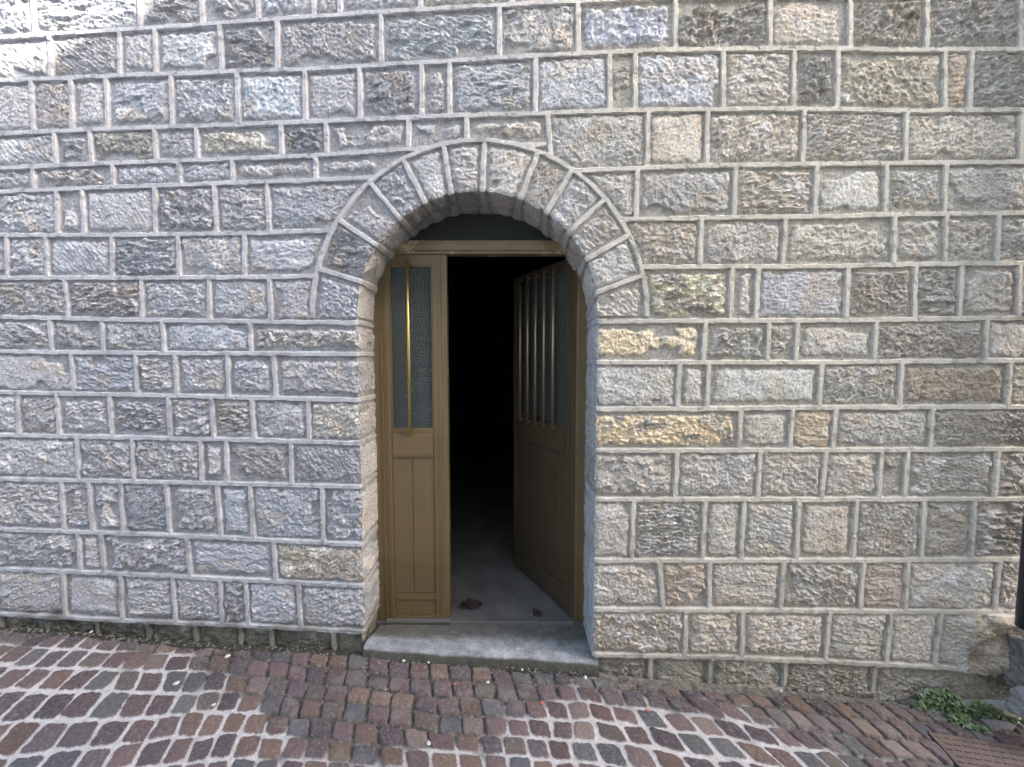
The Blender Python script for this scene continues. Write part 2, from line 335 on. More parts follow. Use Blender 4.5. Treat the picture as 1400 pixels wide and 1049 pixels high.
def height(U, Z, us, zs):
    """relief of the unrolled facade; returns base point, offset, colour, class"""
    nU, nZ = U.shape[1], U.shape[0]
    ra = np.hypot(U-UC, Z-ZC); rr = np.where(Z > ZC, ra, np.abs(U-UC))
    din = R_IN-rr                                   # > 0 inside the opening: the sheet turns into the reveal
    ro = np.hypot(U-UCO, Z-ZC)
    ring = (ro < R_OUT) & (Z > ZC)
    wob = fbm(U*14, Z*14, 4, 21)*0.0026
    Dj = np.full(U.shape, 0.2)
    hor = np.full(U.shape, 0.2)
    for k in LINES:
        if k == 'B0': continue
        z = zl(k, us)[None, :]
        d = np.abs(Z-z+wob)
        if k[0] == 'L': d = np.where(U > (on_wall(747, 190)[0] if k == 'L3' else UC), 0.2, d)
        if k[0] == 'R': d = np.where(U < (on_wall(782, 233)[0] if k == 'R3' else UC), 0.2, d)
        if k == 'R13': d = np.where(U > on_wall(1310, 900)[0], 0.2, d)
        if k == 'R12': d = np.where(U > on_wall(1396, 838)[0], 0.2, d)
        hor = np.minimum(hor, d)
    ver = np.full(U.shape, 0.2)
    def seg(arr, u1, z1, u2, z2, lim=0.09):
        i0, i1 = np.searchsorted(us, [min(u1, u2)-lim, max(u1, u2)+lim]); j0, j1 = np.searchsorted(zs, [min(z1, z2)-lim*0.2, max(z1, z2)+lim*0.2])
        if i0 >= i1 or j0 >= j1: return
        S = (slice(j0, j1), slice(i0, i1)); pu, pz = U[S]+wob[S], Z[S]
        L2 = (u2-u1)**2+(z2-z1)**2
        t = np.clip(((pu-u1)*(u2-u1)+(pz-z1)*(z2-z1))/L2, 0, 1)
        arr[S] = np.minimum(arr[S], np.hypot(pu-u1-t*(u2-u1), pz-z1-t*(z2-z1)))
    for top, bot, side, segs in rows:
        for s in segs: seg(ver, *s)
    D = np.where(ring, 0.2, np.minimum(hor, ver))
    rd = np.where(Z > ZC-0.004, np.abs(ro-R_OUT+wob), 0.2)
    vd = np.full(U.shape, 0.2)
    for (ou, oz, iu, iz, a) in VS:
        k = (0.30+math.hypot(iu-ou, iz-oz))/math.hypot(iu-ou, iz-oz)
        seg(vd, ou-(iu-ou)*0.12, oz-(iz-oz)*0.12, ou+(iu-ou)*k, oz+(iz-oz)*k)
    vd = np.where(ring, vd, 0.2)
    D = np.minimum(D, np.minimum(rd, vd))
    hw = 0.0120+0.0014*gn(U*9, Z*9, 31)+0.0006*gn(U*45, Z*45, 32)          # half width of the ribbon pointing
    e = D-hw
    # ---- stone ids
    sid = np.zeros(U.shape, np.int64)
    for n, (top, bot, side, segs) in enumerate(rows):
        zt, zb = zl(top, us)[None, :], zl(bot, us)[None, :]
        m = (Z <= zt) & (Z > zb)
        if side == 'L': m &= U < USPLIT
        if side == 'R': m &= U >= USPLIT
        mid = np.sort(np.array([(s[0]+s[2])/2 for s in segs]))
        sid = np.where(m, 100*(n+1)+np.searchsorted(mid, U), sid)
    vi = 9000+np.searchsorted(VANG, np.arctan2(Z-ZC, U-UC))
    sid = np.where(ring, vi, sid)
    sid = np.where(din > 0.0, sid+20000, sid)
    def rnd(k): return h2(sid, sid*0+k, 77)
    # ---- per stone look
    right = ss(-0.9, 0.9, U+0.5*(rnd(1)-0.5))  # bluish left, warm right: partly stone colour, partly sky light put into the tint
    col = np.stack([(0.428+0.052*right), (0.427+0.018*right), (0.446-0.062*right)], -1)
    col *= (0.91+0.15*rnd(2))[..., None]
    col += np.stack([0.03*(rnd(3)-0.5), 0*U, -0.03*(rnd(3)-0.5)], -1)
    amp = 0.55+0.50*rnd(4)
    blot = np.zeros(U.shape)
    ochre = []
    for (p, c, a, mode) in SPECIAL:
        pu, pz = on_wall(*p)
        i, j = min(np.searchsorted(us, pu), nU-1), min(np.searchsorted(zs, pz), nZ-1)
        if not (us[0] < pu < us[-1] and zs[0] < pz < zs[-1]): continue
        k = (sid == sid[j, i])
        if mode or c[0] > 0.44: ochre.append(sid[j, i])
        cc = np.array(c)*(1.3 if mode is None else 1.35)
        if mode == 'patch':
            pf = ss(-0.1, 0.2, fbm(U*7, Z*11, 3, 61)+0.3)
            col = np.where(k[..., None], col*(1-pf[..., None])+cc*pf[..., None], col)
        else: col = np.where(k[..., None], cc, col)
        amp = np.where(k, a, amp)
    # light mineral crusts and darker weathering, with shapes of their own
    f1 = fbm(U*6+rnd(5)*40, Z*8+rnd(6)*40, 4, 41)
    crust = ss(0.36, 0.50, f1+0.12*fbm(U*60, Z*60, 2, 46)+0.55*(rnd(7)-0.55)); cw = (0.15+0.50*rnd(27)**2)[..., None]*crust[..., None]; col = col*(1-cw)+cw*np.array([0.70, 0.68, 0.64])
    dark = np.where(np.isin(sid, ochre), 0.3, 1.0)*ss(0.2, 0.6, fbm(U*9, Z*12, 4, 43)+0.25*(rnd(8)-0.6)); col *= (1-0.17*dark)[..., None]
    iron = np.where(np.isin(sid, ochre), 0.2, 1.0)*ss(0.42, 0.7, fbm(U*5, Z*7, 4, 45)+0.3*right); col = col*(1-0.35*iron[..., None])+0.35*iron[..., None]*np.array([0.44, 0.35, 0.25])
    # ---- relief
    lay = rnd(15) > 0.84; ang = np.where(lay, 0.15, 1.2)*(rnd(9)-0.5); an = np.where(lay, 2.4, 1+0.8*rnd(10)**2)
    ca, sa = np.cos(ang), np.sin(ang)
    X = (U*ca+Z*sa)/np.sqrt(an)+rnd(11)*50; Y = (-U*sa+Z*ca)*np.sqrt(an)+rnd(12)*50
    wx, wy = fbm(X*22, Y*22, 2, 51)*0.010, fbm(X*22, Y*22, 2, 52)*0.010
    k1, k2, k3, k4 = [0.35+1.3*rnd(q)**1.3 for q in (21, 22, 23, 24)]                  # every block was split and dressed differently
    rock = 0.0046*k1*fbm(X*8, Y*8, 3, 53)+0.0082*k2*facets((X+wx)*22, (Y+wy)*27, 54, 1.8)+0.0068*k3*facets((X+wx*0.6)*47, (Y+wy*0.6)*55, 55, 1.7)\
        + 0.0040*(0.4+0.6*k4)*facets((X+wx*0.3)*98, (Y+wy*0.3)*110, 59, 1.5)+0.0030*k4*fbm(X*75, Y*75, 3, 56, 0.7)\
        - 0.006*ss(0.52, 0.8, fbm(X*30, Y*30, 3, 60))-0.004*(rnd(25) > 0.8)*ss(0.25, 0.6, np.sin((X*0.7+Y)*230+3*fbm(X*20, Y*20, 2, 62)))
    rock *= np.where(rnd(13) > 0.12, 1.0, 0.5)
    marg = 0.003+0.018*rnd(14)**1.5+0.011*fbm(U*25, Z*25, 3, 57)+0.04*ss(0.25, 0.55, fbm(U*4.5+rnd(28)*30, Z*5.5+rnd(29)*30, 2, 48))*(rnd(30) > 0.55)
    f = ss(0, 0.016, e-marg)
    bed = -0.0145+0.0013*fbm(U*70, Z*70, 3, 58, 0.6)
    h = bed+f*(0.0065+amp*(rock+0.0025*crust)+0.004*ss(0.0, 0.06, e))
    bedc = np.stack([0.262+0.035*right, 0.259+0.020*right, 0.264-0.025*right], -1)*(1+0.22*fbm(U*14, Z*14, 4, 47))[..., None]
    col = col*f[..., None]+bedc*(1-f[..., None])
    rv = ss(-0.004, 0.03, din)[...]
    h = h*(1-0.38*rv)-0.003*rv
    # big split stones at the foot of the right end
    ue, ze = on_wall(1310, 838)
    lump = ss(ue, ue+0.10, U)*ss(ze+0.03, ze-0.04, Z)*(Z > zl('R13', U)-0.02)
    h += lump*(0.02+0.03*fbm(U*6, Z*7, 3, 63)+0.03*ss(ue+0.1, ue+0.3, U))
    lw = ss(0.5, 0.9, lump)[..., None]*0.6; col = col*(1-lw)+lw*np.array([0.34, 0.27, 0.18])*(0.7+0.6*ss(-0.4, 0.5, fbm(U*9, Z*9, 3, 64)))[..., None]
    # foot of the wall: last, set-back course with earth stains
    foot = np.where(U < UC, zl('L14', us)[None, :], zl('R13', us)[None, :])
    below = ss(-0.002, 0.010, foot-0.012-Z)*np.where(U < UC, 1.0, 1.0)
    h -= below*0.014
    st = ss(0.05, -0.05, Z-foot+0.05*fbm(U*7, Z*7, 3, 65)); moss = ss(-0.2, 0.5, fbm(U*11, Z*11, 3, 66))
    sc = np.array([0.10, 0.095, 0.07])*(0.8+0.5*moss[..., None]); k = (st*np.where(U < UC, 0.95, 0.42))[..., None]
    col = col*(1-k)+sc*k
    # ---- pointing
    rh = -0.0012+0.0012*fbm(U*50, Z*50, 3, 71)-0.003*ss(0.68, 0.8, fbm(U*13, Z*13, 4, 75))
    rib = 1-ss(-0.0022, 0.0018, e)
    hr = np.where(below > 0.5, -0.010, 0.0)+rh
    hr = hr-0.0030*rv
    h = h*(1-rib)+hr*rib
    pc = np.stack([0.410+0.060*right, 0.404+0.036*right, 0.416-0.042*right], -1)*(1+0.12*fbm(U*5, Z*5, 4, 72))[..., None]
    pd = ss(0.25, 0.7, fbm(U*16, Z*16, 4, 73)); pc *= (1-0.30*pd)[..., None]
    pc = pc*(1-0.85*k)+sc*0.85*k*1.15
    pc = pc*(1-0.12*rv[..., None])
    dirt_l = ss(0.0, 0.4, fbm(U*3, Z*2, 3, 74)+0.1)*ss(-0.4, 0.5, -(Z-0.5)); pc *= (1-0.18*dirt_l)[..., None]
    cls = np.where(e < 0.0, 2, np.where(ring & (ro < R_OUT), 1, 0))
    col = np.where((e < 0.0008)[..., None], pc, col)
    # right jamb was rendered smooth with cement
    jam = ss(-0.012, 0.02, din)*(U > UC)*ss(ZC+0.1, ZC-0.02, Z)
    h = h*(1-0.45*jam)+jam*(0.002+0.004*fbm(U*18, Z*14, 4, 67)); jw = (0.7*jam)[..., None]
    col = col*(1-jw)+jw*np.array([0.28, 0.285, 0.30])*(1+0.35*fbm(U*20, Z*9, 4, 68))[..., None]
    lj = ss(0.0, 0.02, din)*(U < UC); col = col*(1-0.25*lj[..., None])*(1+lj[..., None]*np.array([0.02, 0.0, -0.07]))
    # ---- fold into the reveal
    rs = np.maximum(rr, 1e-6); below_c = Z <= ZC
    nu = np.where(below_c, np.sign(U-UC), (U-UC)/rs); nz = np.where(below_c, 0.0, (Z-ZC)/rs)
    ins = din > 0
    QU = np.where(ins, UC+nu*R_IN, U); QZ = np.where(ins, np.where(below_c, Z, ZC+nz*R_IN), Z)
    PY = W(QU)+np.where(ins, din, 0)
    s = ss(-0.016, 0.016, din)
    Nu, Ny, Nz = -nu*s, -(1-s), -nz*s
    nl = np.sqrt(Nu*Nu+Ny*Ny+Nz*Nz)+1e-9; Nu, Ny, Nz = Nu/nl, Ny/nl, Nz/nl
    h = h-0.007*np.exp(-(din/0.014)**2)
    P = np.stack([QU+Nu*h, PY+Ny*h, QZ+Nz*h], -1)
    al = np.where(e < 0.0, 1.0, 0.22+0.78*f*np.clip(amp*(0.35+0.75*rnd(26)), 0.12, 1.0))
    return P, np.concatenate([np.clip(col, 0.02, 0.8), al[..., None]], -1), cls, din

acc = {0: ([], [], []), 1: ([], [], []), 2: ([], [], [])}
def add_grid(us, zs, drop):
    U, Z = np.meshgrid(us, zs)
    P, col, cls, din = height(U, Z, us, zs)
    n = len(us); idx = np.arange(U.size).reshape(U.shape)
    quads = np.stack([idx[:-1, :-1], idx[:-1, 1:], idx[1:, 1:], idx[1:, :-1]], -1).reshape(-1, 4)
    dq = din.reshape(-1)[quads].max(1); uc = U.reshape(-1)[quads].mean(1); zc = Z.reshape(-1)[quads].mean(1)
    keep = (dq < 0.31) & ~drop(uc, zc)
    quads = quads[keep]; fc = np.sort(cls.reshape(-1)[quads], 1)[:, 2]
    Pf, Cf = P.reshape(-1, 3), col.reshape(-1, 4)
    for c in (0, 1, 2):
        q = quads[fc == c]; ids, inv = np.unique(q, return_inverse=True)
        a = acc[c]; base = sum(len(v) for v in a[0])
        a[0].append(Pf[ids]); a[1].append(Cf[ids]); a[2].append(inv.reshape(-1, 4)+base)
def np_mesh(name, V, Cc, Q, mat, parent=None):
    me = bpy.data.meshes.new(name); me.vertices.add(len(V)); me.vertices.foreach_set('co', V.astype(np.float32).ravel())
    me.loops.add(Q.size); me.loops.foreach_set('vertex_index', Q.astype(np.int32).ravel())
    me.polygons.add(len(Q)); me.polygons.foreach_set('loop_start', np.arange(0, Q.size, 4, dtype=np.int32))
    me.update(calc_edges=True); me.validate()
    me.shade_flat() if name == 'pointing' else me.shade_smooth()
    at = me.color_attributes.new('Col', 'FLOAT_COLOR', 'POINT')
    at.data.foreach_set('color', (Cc if Cc.shape[1] == 4 else np.concatenate([Cc, np.ones((len(Cc), 1))], 1)).astype(np.float32).ravel())
    me.materials.append(mat); me.update()
    o = bpy.data.objects.new(name, me); C.objects.link(o); o.parent = parent; return o

HU0, HU1, HZ0, HZ1 = -2.85, 2.65, -0.32, 3.36
fine_u = np.arange(HU0, HU1+1e-6, 0.0042); fine_z = np.arange(HZ0, HZ1+1e-6, 0.0042)
add_grid(fine_u, fine_z, lambda u, z: np.zeros(u.shape, bool))
add_grid(np.arange(-4.85, 4.65+1e-6, 0.0125), np.arange(-0.4, 5.1, 0.0125), lambda u, z: (u > HU0+0.012) & (u < HU1-0.012) & (z > HZ0-0.2) & (z < HZ1-0.012))
house = empty('stone_house', (UC, 0.0, 0.0))
tag(house, 'grey rough split stone facade with raised pale pointing around an arched doorway', 'house')
inv = Matrix.Translation((-UC, 0, 0))
off = np.array([UC, 0, 0])
for c, nm, mt in ((0, 'stonework', 'stone'), (1, 'arch', 'arch'), (2, 'pointing', 'pointing')):
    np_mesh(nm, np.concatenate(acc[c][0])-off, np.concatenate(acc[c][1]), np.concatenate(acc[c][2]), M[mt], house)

# ------------------------------------------------------------------ dark store room behind the door
YF, ZF = 0.262, -0.066                                            # front plane of the door frame
bm = bmesh.new()
x0, x1 = UC-R_IN-0.0, UC+R_IN+0.0
box(bm, -4.5-UC, x0+0.02-UC, 0.31, 0.40, -0.4, 5.0); box(bm, x1-0.02-UC, 4.5-UC, 0.31, 0.40, -0.4, 5.0); box(bm, x0+0.02-UC, x1-0.02-UC, 0.31, 0.40, ZC+R_IN-0.04, 5.0)
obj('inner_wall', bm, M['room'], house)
bm = bmesh.new()
box(bm, -2.6-UC, -2.5-UC, 0.40, 6.5, -0.22, 2.9); box(bm, 2.5-UC, 2.6-UC, 0.40, 6.5, -0.22, 2.9); box(bm, -2.5-UC, 2.5-UC, 6.4, 6.5, -0.22, 2.9)
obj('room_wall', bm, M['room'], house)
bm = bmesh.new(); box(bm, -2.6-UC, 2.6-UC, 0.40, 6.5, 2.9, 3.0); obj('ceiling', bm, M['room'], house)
bm = bmesh.new(); box(bm, -2.5, 2.5, 0.245, 6.4, -0.22, ZF); tag(obj('floor', bm, M['concrete']), kind='structure')

# ------------------------------------------------------------------ street paving
BASE = [(0,855),(100,862),(200,872),(325,880),(400,884),(455,889),(505,891),(620,904),(750,914),(845,922),(900,928),(1000,936),(1100,945),(1200,955),(1300,972),(1400,986)]
bq = np.array([on_wall(*p) for p in BASE]); bu, bz = bq[:, 0], bq[:, 1]
bu = np.concatenate([[-6], bu, [6]]); bz = np.concatenate([[bz[0]+0.05], bz, [bz[-1]-0.12]])
def smooth_base(u):
    return sum(np.interp(u+o, bu, bz) for o in np.linspace(-0.07, 0.07, 7))/7
def gz(x, y):
    d = W(x)-y
    return smooth_base(x)+0.012*np.clip(d, 0, 3)
def on_ground(px, py):
    d = ray(px, py); t = 1.5/(-d[2])
    for _ in range(20):
        p = CAM+d*t; t += (float(gz(p[0], p[1]))-p[2])/d[2]
    return CAM+d*t
PALETTE = np.array([0.022, 0.020, 0.019])+0.58*np.array([1.0, 1.0, 0.95])*np.array([(0.105,0.068,0.072),(0.085,0.062,0.072),(0.125,0.080,0.078),(0.095,0.092,0.094),(0.078,0.080,0.090),(0.140,0.088,0.070),(0.140,0.090,0.066),(0.175,0.130,0.115),(0.100,0.078,0.066),(0.07,0.055,0.062)])
PW = np.cumsum([0.2, 0.14, 0.14, 0.12, 0.08, 0.10, 0.05, 0.06, 0.07, 0.04])
cover_c = on_ground(1268, 1000)
def paving(us, ds):
    U, D = np.meshgrid(us, ds)
    cell = 0.104
    wx, wy = 0.012*fbm(U*4, D*4, 2, 101), 0.012*fbm(U*4, D*4, 2, 102)
    lean = 0.24+0.20*np.exp(-((U+1.45)/0.5)**2)-0.14*np.exp(-((U-0.35)/0.3)**2)+0.14*np.exp(-((U-1.2)/0.4)**2)
    a = (U-lean*D+wx)/cell
    sd = ss(0.05, 0.95, D)*1.25
    b = (D+wy+sd*0.15*np.tanh((U+1.25)/0.45)*ss(1.2, -0.7, U)+0.02*np.sin(U*3.1))/(cell*0.98)
    j = np.floor(b)
    a = a+0.30*(h2(j, j*0, 111)-0.5)+0.16*np.sin(j*1.7)
    i = np.floor(a+0.16*(h2(j, j*0+3, 112)-0.5))
    fa, fb = a-i-0.5, b-j-0.5
    def r(k): return h2(i, j, 120+k)
    # each sett has its own size, turn and seat
    bl = h2(i, j, 119)
    cx, cy = 0.07*(r(1)-0.5), 0.07*(r(2)-0.5); th = 0.22*(r(3)-0.5)
    qx, qy = fa-cx, fb-cy; qx, qy = qx*np.cos(th)+qy*np.sin(th), -qx*np.sin(th)+qy*np.cos(th)
    qx = qx+0.20*(r(11)-0.5)*qy; qy = qy+0.18*(r(12)-0.5)*qx
    dx = np.interp(U, [on_ground(p, 960)[0] for p in (0,200,300,450,600,700,800,900,1100,1200,1400)], [0.06,0.11,0.24,0.50,0.50,0.24,0.10,0.12,0.24,0.5,0.7])
    dirty = ss(0.10, -0.06, D-dx+0.13*fbm(U*5, D*5, 3, 104))
    wide = ss(-0.3, 0.5, U)*0.018; hx, hy = 0.478-0.03*r(4)+0.012*dirty-wide, 0.474-0.03*r(5)+0.014*dirty-wide
    rough_e = 0.075*fbm(U*38, D*38, 4, 103)
    k = 6.5
    rad = (np.abs(qx/hx)**k+np.abs(qy/hy)**k)**(1/k)+rough_e
    edge = (1-rad)*0.045
    prof = ss(0.0, 0.0055, edge)
    worn = ss(0.35, 0.75, fbm(U*9, D*9, 3, 105)+0.2)
    jointz = -0.0045-0.010*dirty+0.0016*fbm(U*40, D*40, 3, 106)
    top = 0.002+0.005*(r(6)-0.5)+0.05*((r(7)-0.5)*fa*cell+(r(8)-0.5)*fb*cell)*1.3+0.0016*fbm(U*35, D*35, 4, 107)+0.0022*facets(U*45, D*45, 108, 1.2)*(0.4+r(13))-0.004*np.clip(rad, 0, 1)**3
    strip = np.interp(U, [on_ground(p, 960)[0] for p in (0,250,480,500,800,850,1000,1150,1400)], [0.035,0.045,0.02,0.022,0.024,0.045,0.055,0.03,0.02])
    strip = ss(0.012, -0.012, D-strip+0.012*fbm(U*12, D*12, 3, 109))
    prof = prof*(1-strip)
    h = jointz*(1-prof)+top*prof
    h = h+strip*(-0.004+0.008*fbm(U*14, D*14, 4, 110))
    pi = np.searchsorted(PW, r(9)*0.999); col = PALETTE[np.clip(pi, 0, 9)]*(0.75+0.40*r(10))[..., None]
    lm = ss(0.25, 0.8, fbm(U*75, D*75, 3, 113, 0.7)+0.5*(r(14)-0.5)); col = col*(1-0.30*lm[..., None])+0.30*lm[..., None]*np.array([0.24, 0.20, 0.185])
    sand = np.array([0.33, 0.312, 0.295])*(1+0.18*fbm(U*30, D*30, 3, 114))[..., None]
    earth = np.array([0.062, 0.056, 0.045])*(1+0.6*fbm(U*30, D*30, 3, 115))[..., None]
    grit = (ss(0.45, 0.6, fbm(U*55, D*55, 2, 116))*0.35)[..., None]; earth = earth*(1-grit)+grit*np.array([0.34, 0.32, 0.29])
    mortar = sand*(1-dirty[..., None])+earth*dirty[..., None]
    sc = np.where((U > 0.4)[..., None], np.array([0.115, 0.105, 0.083]), np.array([0.035, 0.032, 0.025]))*(1+0.4*fbm(U*22, D*22, 4, 117))[..., None]
    mortar = mortar*(1-strip[..., None])+sc*strip[..., None]
    film = (ss(0.25, 0.7, fbm(U*6, D*8, 3, 118)+0.15)*0.35*dirty)[..., None]            # dusty film on the setts near the door
    col = col*(1-film)+film*np.array([0.15, 0.135, 0.115])
    pf = ss(0.15, 0.75, prof)[..., None]
    col = col*pf+mortar*(1-pf)
    Y = W(U)-D
    lx = U-cover_c[0]-0.25*(Y-cover_c[1]); ly = cover_c[1]-Y
    hole = ss(0.0, 0.004, np.minimum(np.minimum(lx, 0.75-lx), np.minimum(ly, 0.6-ly))+0.012)
    h = h*(1-hole)-0.03*hole; col = col*(1-hole[..., None])+hole[..., None]*np.array([0.03, 0.027, 0.024])
    P = np.stack([U, Y, gz(U, Y)+h], -1)
    return P, np.clip(col, 0.015, 0.8)
GV, GC, GQ = [], [], []
def add_pave(us, ds):
    P, col = paving(us, ds); idx = np.arange(P.shape[0]*P.shape[1]).reshape(P.shape[:2])
    q = np.stack([idx[:-1, :-1], idx[1:, :-1], idx[1:, 1:], idx[:-1, 1:]], -1).reshape(-1, 4)
    GQ.append(q+sum(len(v) for v in GV)); GV.append(P.reshape(-1, 3)); GC.append(col.reshape(-1, 3))
add_pave(np.arange(-2.95, 2.75, 0.0042), np.concatenate([np.arange(-0.03, 0.72, 0.0042), [0.72]]))
add_pave(np.arange(-5.5, 5.5, 0.02), np.arange(0.715, 3.6, 0.02))
add_pave(np.concatenate([np.arange(-5.5, -2.94, 0.0125)]), np.concatenate([np.arange(-0.03, 0.72, 0.0125), [0.72]]))
add_pave(np.concatenate([np.arange(2.74, 5.5, 0.0125)]), np.concatenate([np.arange(-0.03, 0.72, 0.0125), [0.72]]))
tag(np_mesh('cobbled_street', np.concatenate(GV), np.concatenate(GC), np.concatenate(GQ), M['cobble']), kind='structure')
bm = bmesh.new(); vs = [bm.verts.new(p) for p in ((-60, -60, -0.55), (60, -60, -0.55), (60, 60, -0.55), (-60, 60, -0.55))]; bm.faces.new(vs)
tag(obj('ground', bm, M['slab']), kind='structure')

# ------------------------------------------------------------------ doorstep
def step_mat():
    m, N, L, b = new_mat('granite_step', (0.3, 0.3, 0.3), 0.9)
    n = noise_node(N, L, 260, 3, 0.8); sp = ramp(N, L, n.outputs['Fac'], [(0.3, (0.45,)*3), (0.7, (1.5,)*3)])
    n7 = noise_node(N, L, 22, 6, 0.75); stn = ramp(N, L, n7.outputs['Fac'], [(0.36, (0.62,)*3), (0.6, (1.08,)*3)])
    n2 = noise_node(N, L, 6, 4, 0.6); base = ramp(N, L, n2.outputs['Fac'], [(0.3, (0.14, 0.146, 0.15)), (0.7, (0.30, 0.312, 0.32))])
    g = N.new('ShaderNodeNewGeometry'); s = N.new('ShaderNodeSeparateXYZ'); L.new(g.outputs['Position'], s.inputs[0])
    n3 = noise_node(N, L, 7, 4, 0.6, g.outputs['Position'])
    ad = N.new('ShaderNodeMath'); ad.operation = 'MULTIPLY_ADD'; L.new(n3.outputs['Fac'], ad.inputs[0]); ad.inputs[1].default_value = 0.16; L.new(s.outputs['Y'], ad.inputs[2])
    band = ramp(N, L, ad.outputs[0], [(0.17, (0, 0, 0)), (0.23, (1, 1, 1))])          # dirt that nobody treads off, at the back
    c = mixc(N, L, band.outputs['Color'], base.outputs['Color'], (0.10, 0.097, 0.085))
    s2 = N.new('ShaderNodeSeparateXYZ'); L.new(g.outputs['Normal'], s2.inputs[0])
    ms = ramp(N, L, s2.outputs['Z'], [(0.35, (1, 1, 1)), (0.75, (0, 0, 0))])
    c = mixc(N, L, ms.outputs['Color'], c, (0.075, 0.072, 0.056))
    c = mixc(N, L, 1.0, c, stn.outputs['Color'], 'MULTIPLY')
    L.new(mixc(N, L, 1.0, c, sp.outputs['Color'], 'MULTIPLY'), b.inputs['Base Color'])
    n5 = noise_node(N, L, 45, 9, 0.75); bump(N, L, b, n5.outputs['Fac'], 0.9, 0.016)
    return m
pl, pr = at_y(497, 887, -0.006), at_y(815, 906, -0.006)
XS = np.linspace(at_y(496, 885, -0.004)[0], on_wall(818, 912)[0], 90)
bm = bmesh.new(); prev = None
for i, x in enumerate(XS):
    t = (x-pl[0])/(pr[0]-pl[0]); zt = pl[2]+(pr[2]-pl[2])*t
    under = 0.0; zt -= under*0.020
    wv = 0.004*math.sin(9*x+1)+0.003*math.sin(23*x)
    yf = -0.006+wv+0.016*under; nose = 0.022
    prof = [(0.30, ZF-0.012), (0.24, ZF-0.010), (0.15, zt*0.4+(ZF-0.006)*0.6), (0.05, zt+0.003+wv*0.3)]
    if under > 0.5: prof = [(0.20, zt), (0.12, zt), (0.05, zt)]
    for k in range(6):
        a = math.pi/2*k/5; prof.append((yf+nose-nose*math.sin(a), zt-nose+nose*math.cos(a)))
    prof.append((yf-0.004, zt-0.06)); prof.append((yf-0.006, zt-0.22))
    ring_ = [bm.verts.new((x, y, z+0.0015*math.sin(40*x+9*n))) for n, (y, z) in enumerate(prof)]
    if prev:
        for k in range(len(ring_)-1): bm.faces.new((prev[k], ring_[k], ring_[k+1], prev[k+1]))
    prev = ring_
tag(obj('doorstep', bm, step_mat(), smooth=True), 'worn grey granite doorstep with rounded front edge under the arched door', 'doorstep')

# ------------------------------------------------------------------ door
def fx(px, py=600): return float(at_y(px, py, YF)[0])
def fz(py): return float(at_y(650, py, YF)[2])
door = empty('entrance_door', (UC, YF, 0))
tag(door, 'bronze painted metal double door in the stone arch, its barred right leaf standing open', 'door')
ZT0, ZT1 = fz(347.5), fz(329)              # transom bar
XL, XR = UC-R_IN-0.01, UC+R_IN+0.01
XA = fx(526); XM = fx(613); XH = fx(786)   # leaf left edge, meeting edge, hinge of the open leaf
fr = bmesh.new()
box(fr, XL-UC, XA-UC-0.001, 0.0, 0.06, ZF, ZC+R_IN); box(fr, XH+0.004-UC, XR-UC, 0.0, 0.06, ZF, ZC+R_IN)
box(fr, XA-0.010-UC, XA-UC, -0.008, 0.0, ZF, ZT0)
box(fr, XH+0.012-UC, XH+0.022-UC, -0.008, 0.0, ZF, ZT0)
obj('frame', fr, M['bronze'], door, bevel=0.002)
tb = bmesh.new(); box(tb, XA-UC, XH+0.003-UC, -0.004, 0.058, ZT0, ZT1); box(tb, XA-UC, XH+0.003-UC, -0.016, -0.005, ZT0+0.016, ZT1-0.018)
obj('transom_bar', tb, M['bronze_worn'], door, bevel=0.003)
ft = bmesh.new(); box(ft, XA-UC, XH-UC, 0.0, 0.058, ZC+R_IN-0.30, ZC+R_IN-0.27)
M['fanlight'] = M['glass'].copy(); M['fanlight'].name = 'dark_fanlight_glass'
for n_ in M['fanlight'].node_tree.nodes:
    if n_.type == 'MIX': n_.inputs[6].default_value = (0.05, 0.058, 0.054, 1); n_.inputs[7].default_value = (0.015, 0.018, 0.017, 1)
tp = bmesh.new(); box(tp, XA-UC, XH-UC, 0.022, 0.030, ZT1, ZC+R_IN)
obj('transom_pane', tp, M['fanlight'], door); ft.free()
sl = bmesh.new(); box(sl, XA-0.008-UC, XM-UC, -0.022, 0.05, ZF, ZF+0.016); box(sl, XM+0.001-UC, XH-UC, -0.019, -0.004, ZF-0.02, ZF+0.005)
obj('threshold', sl, M['metal'], door, bevel=0.003)

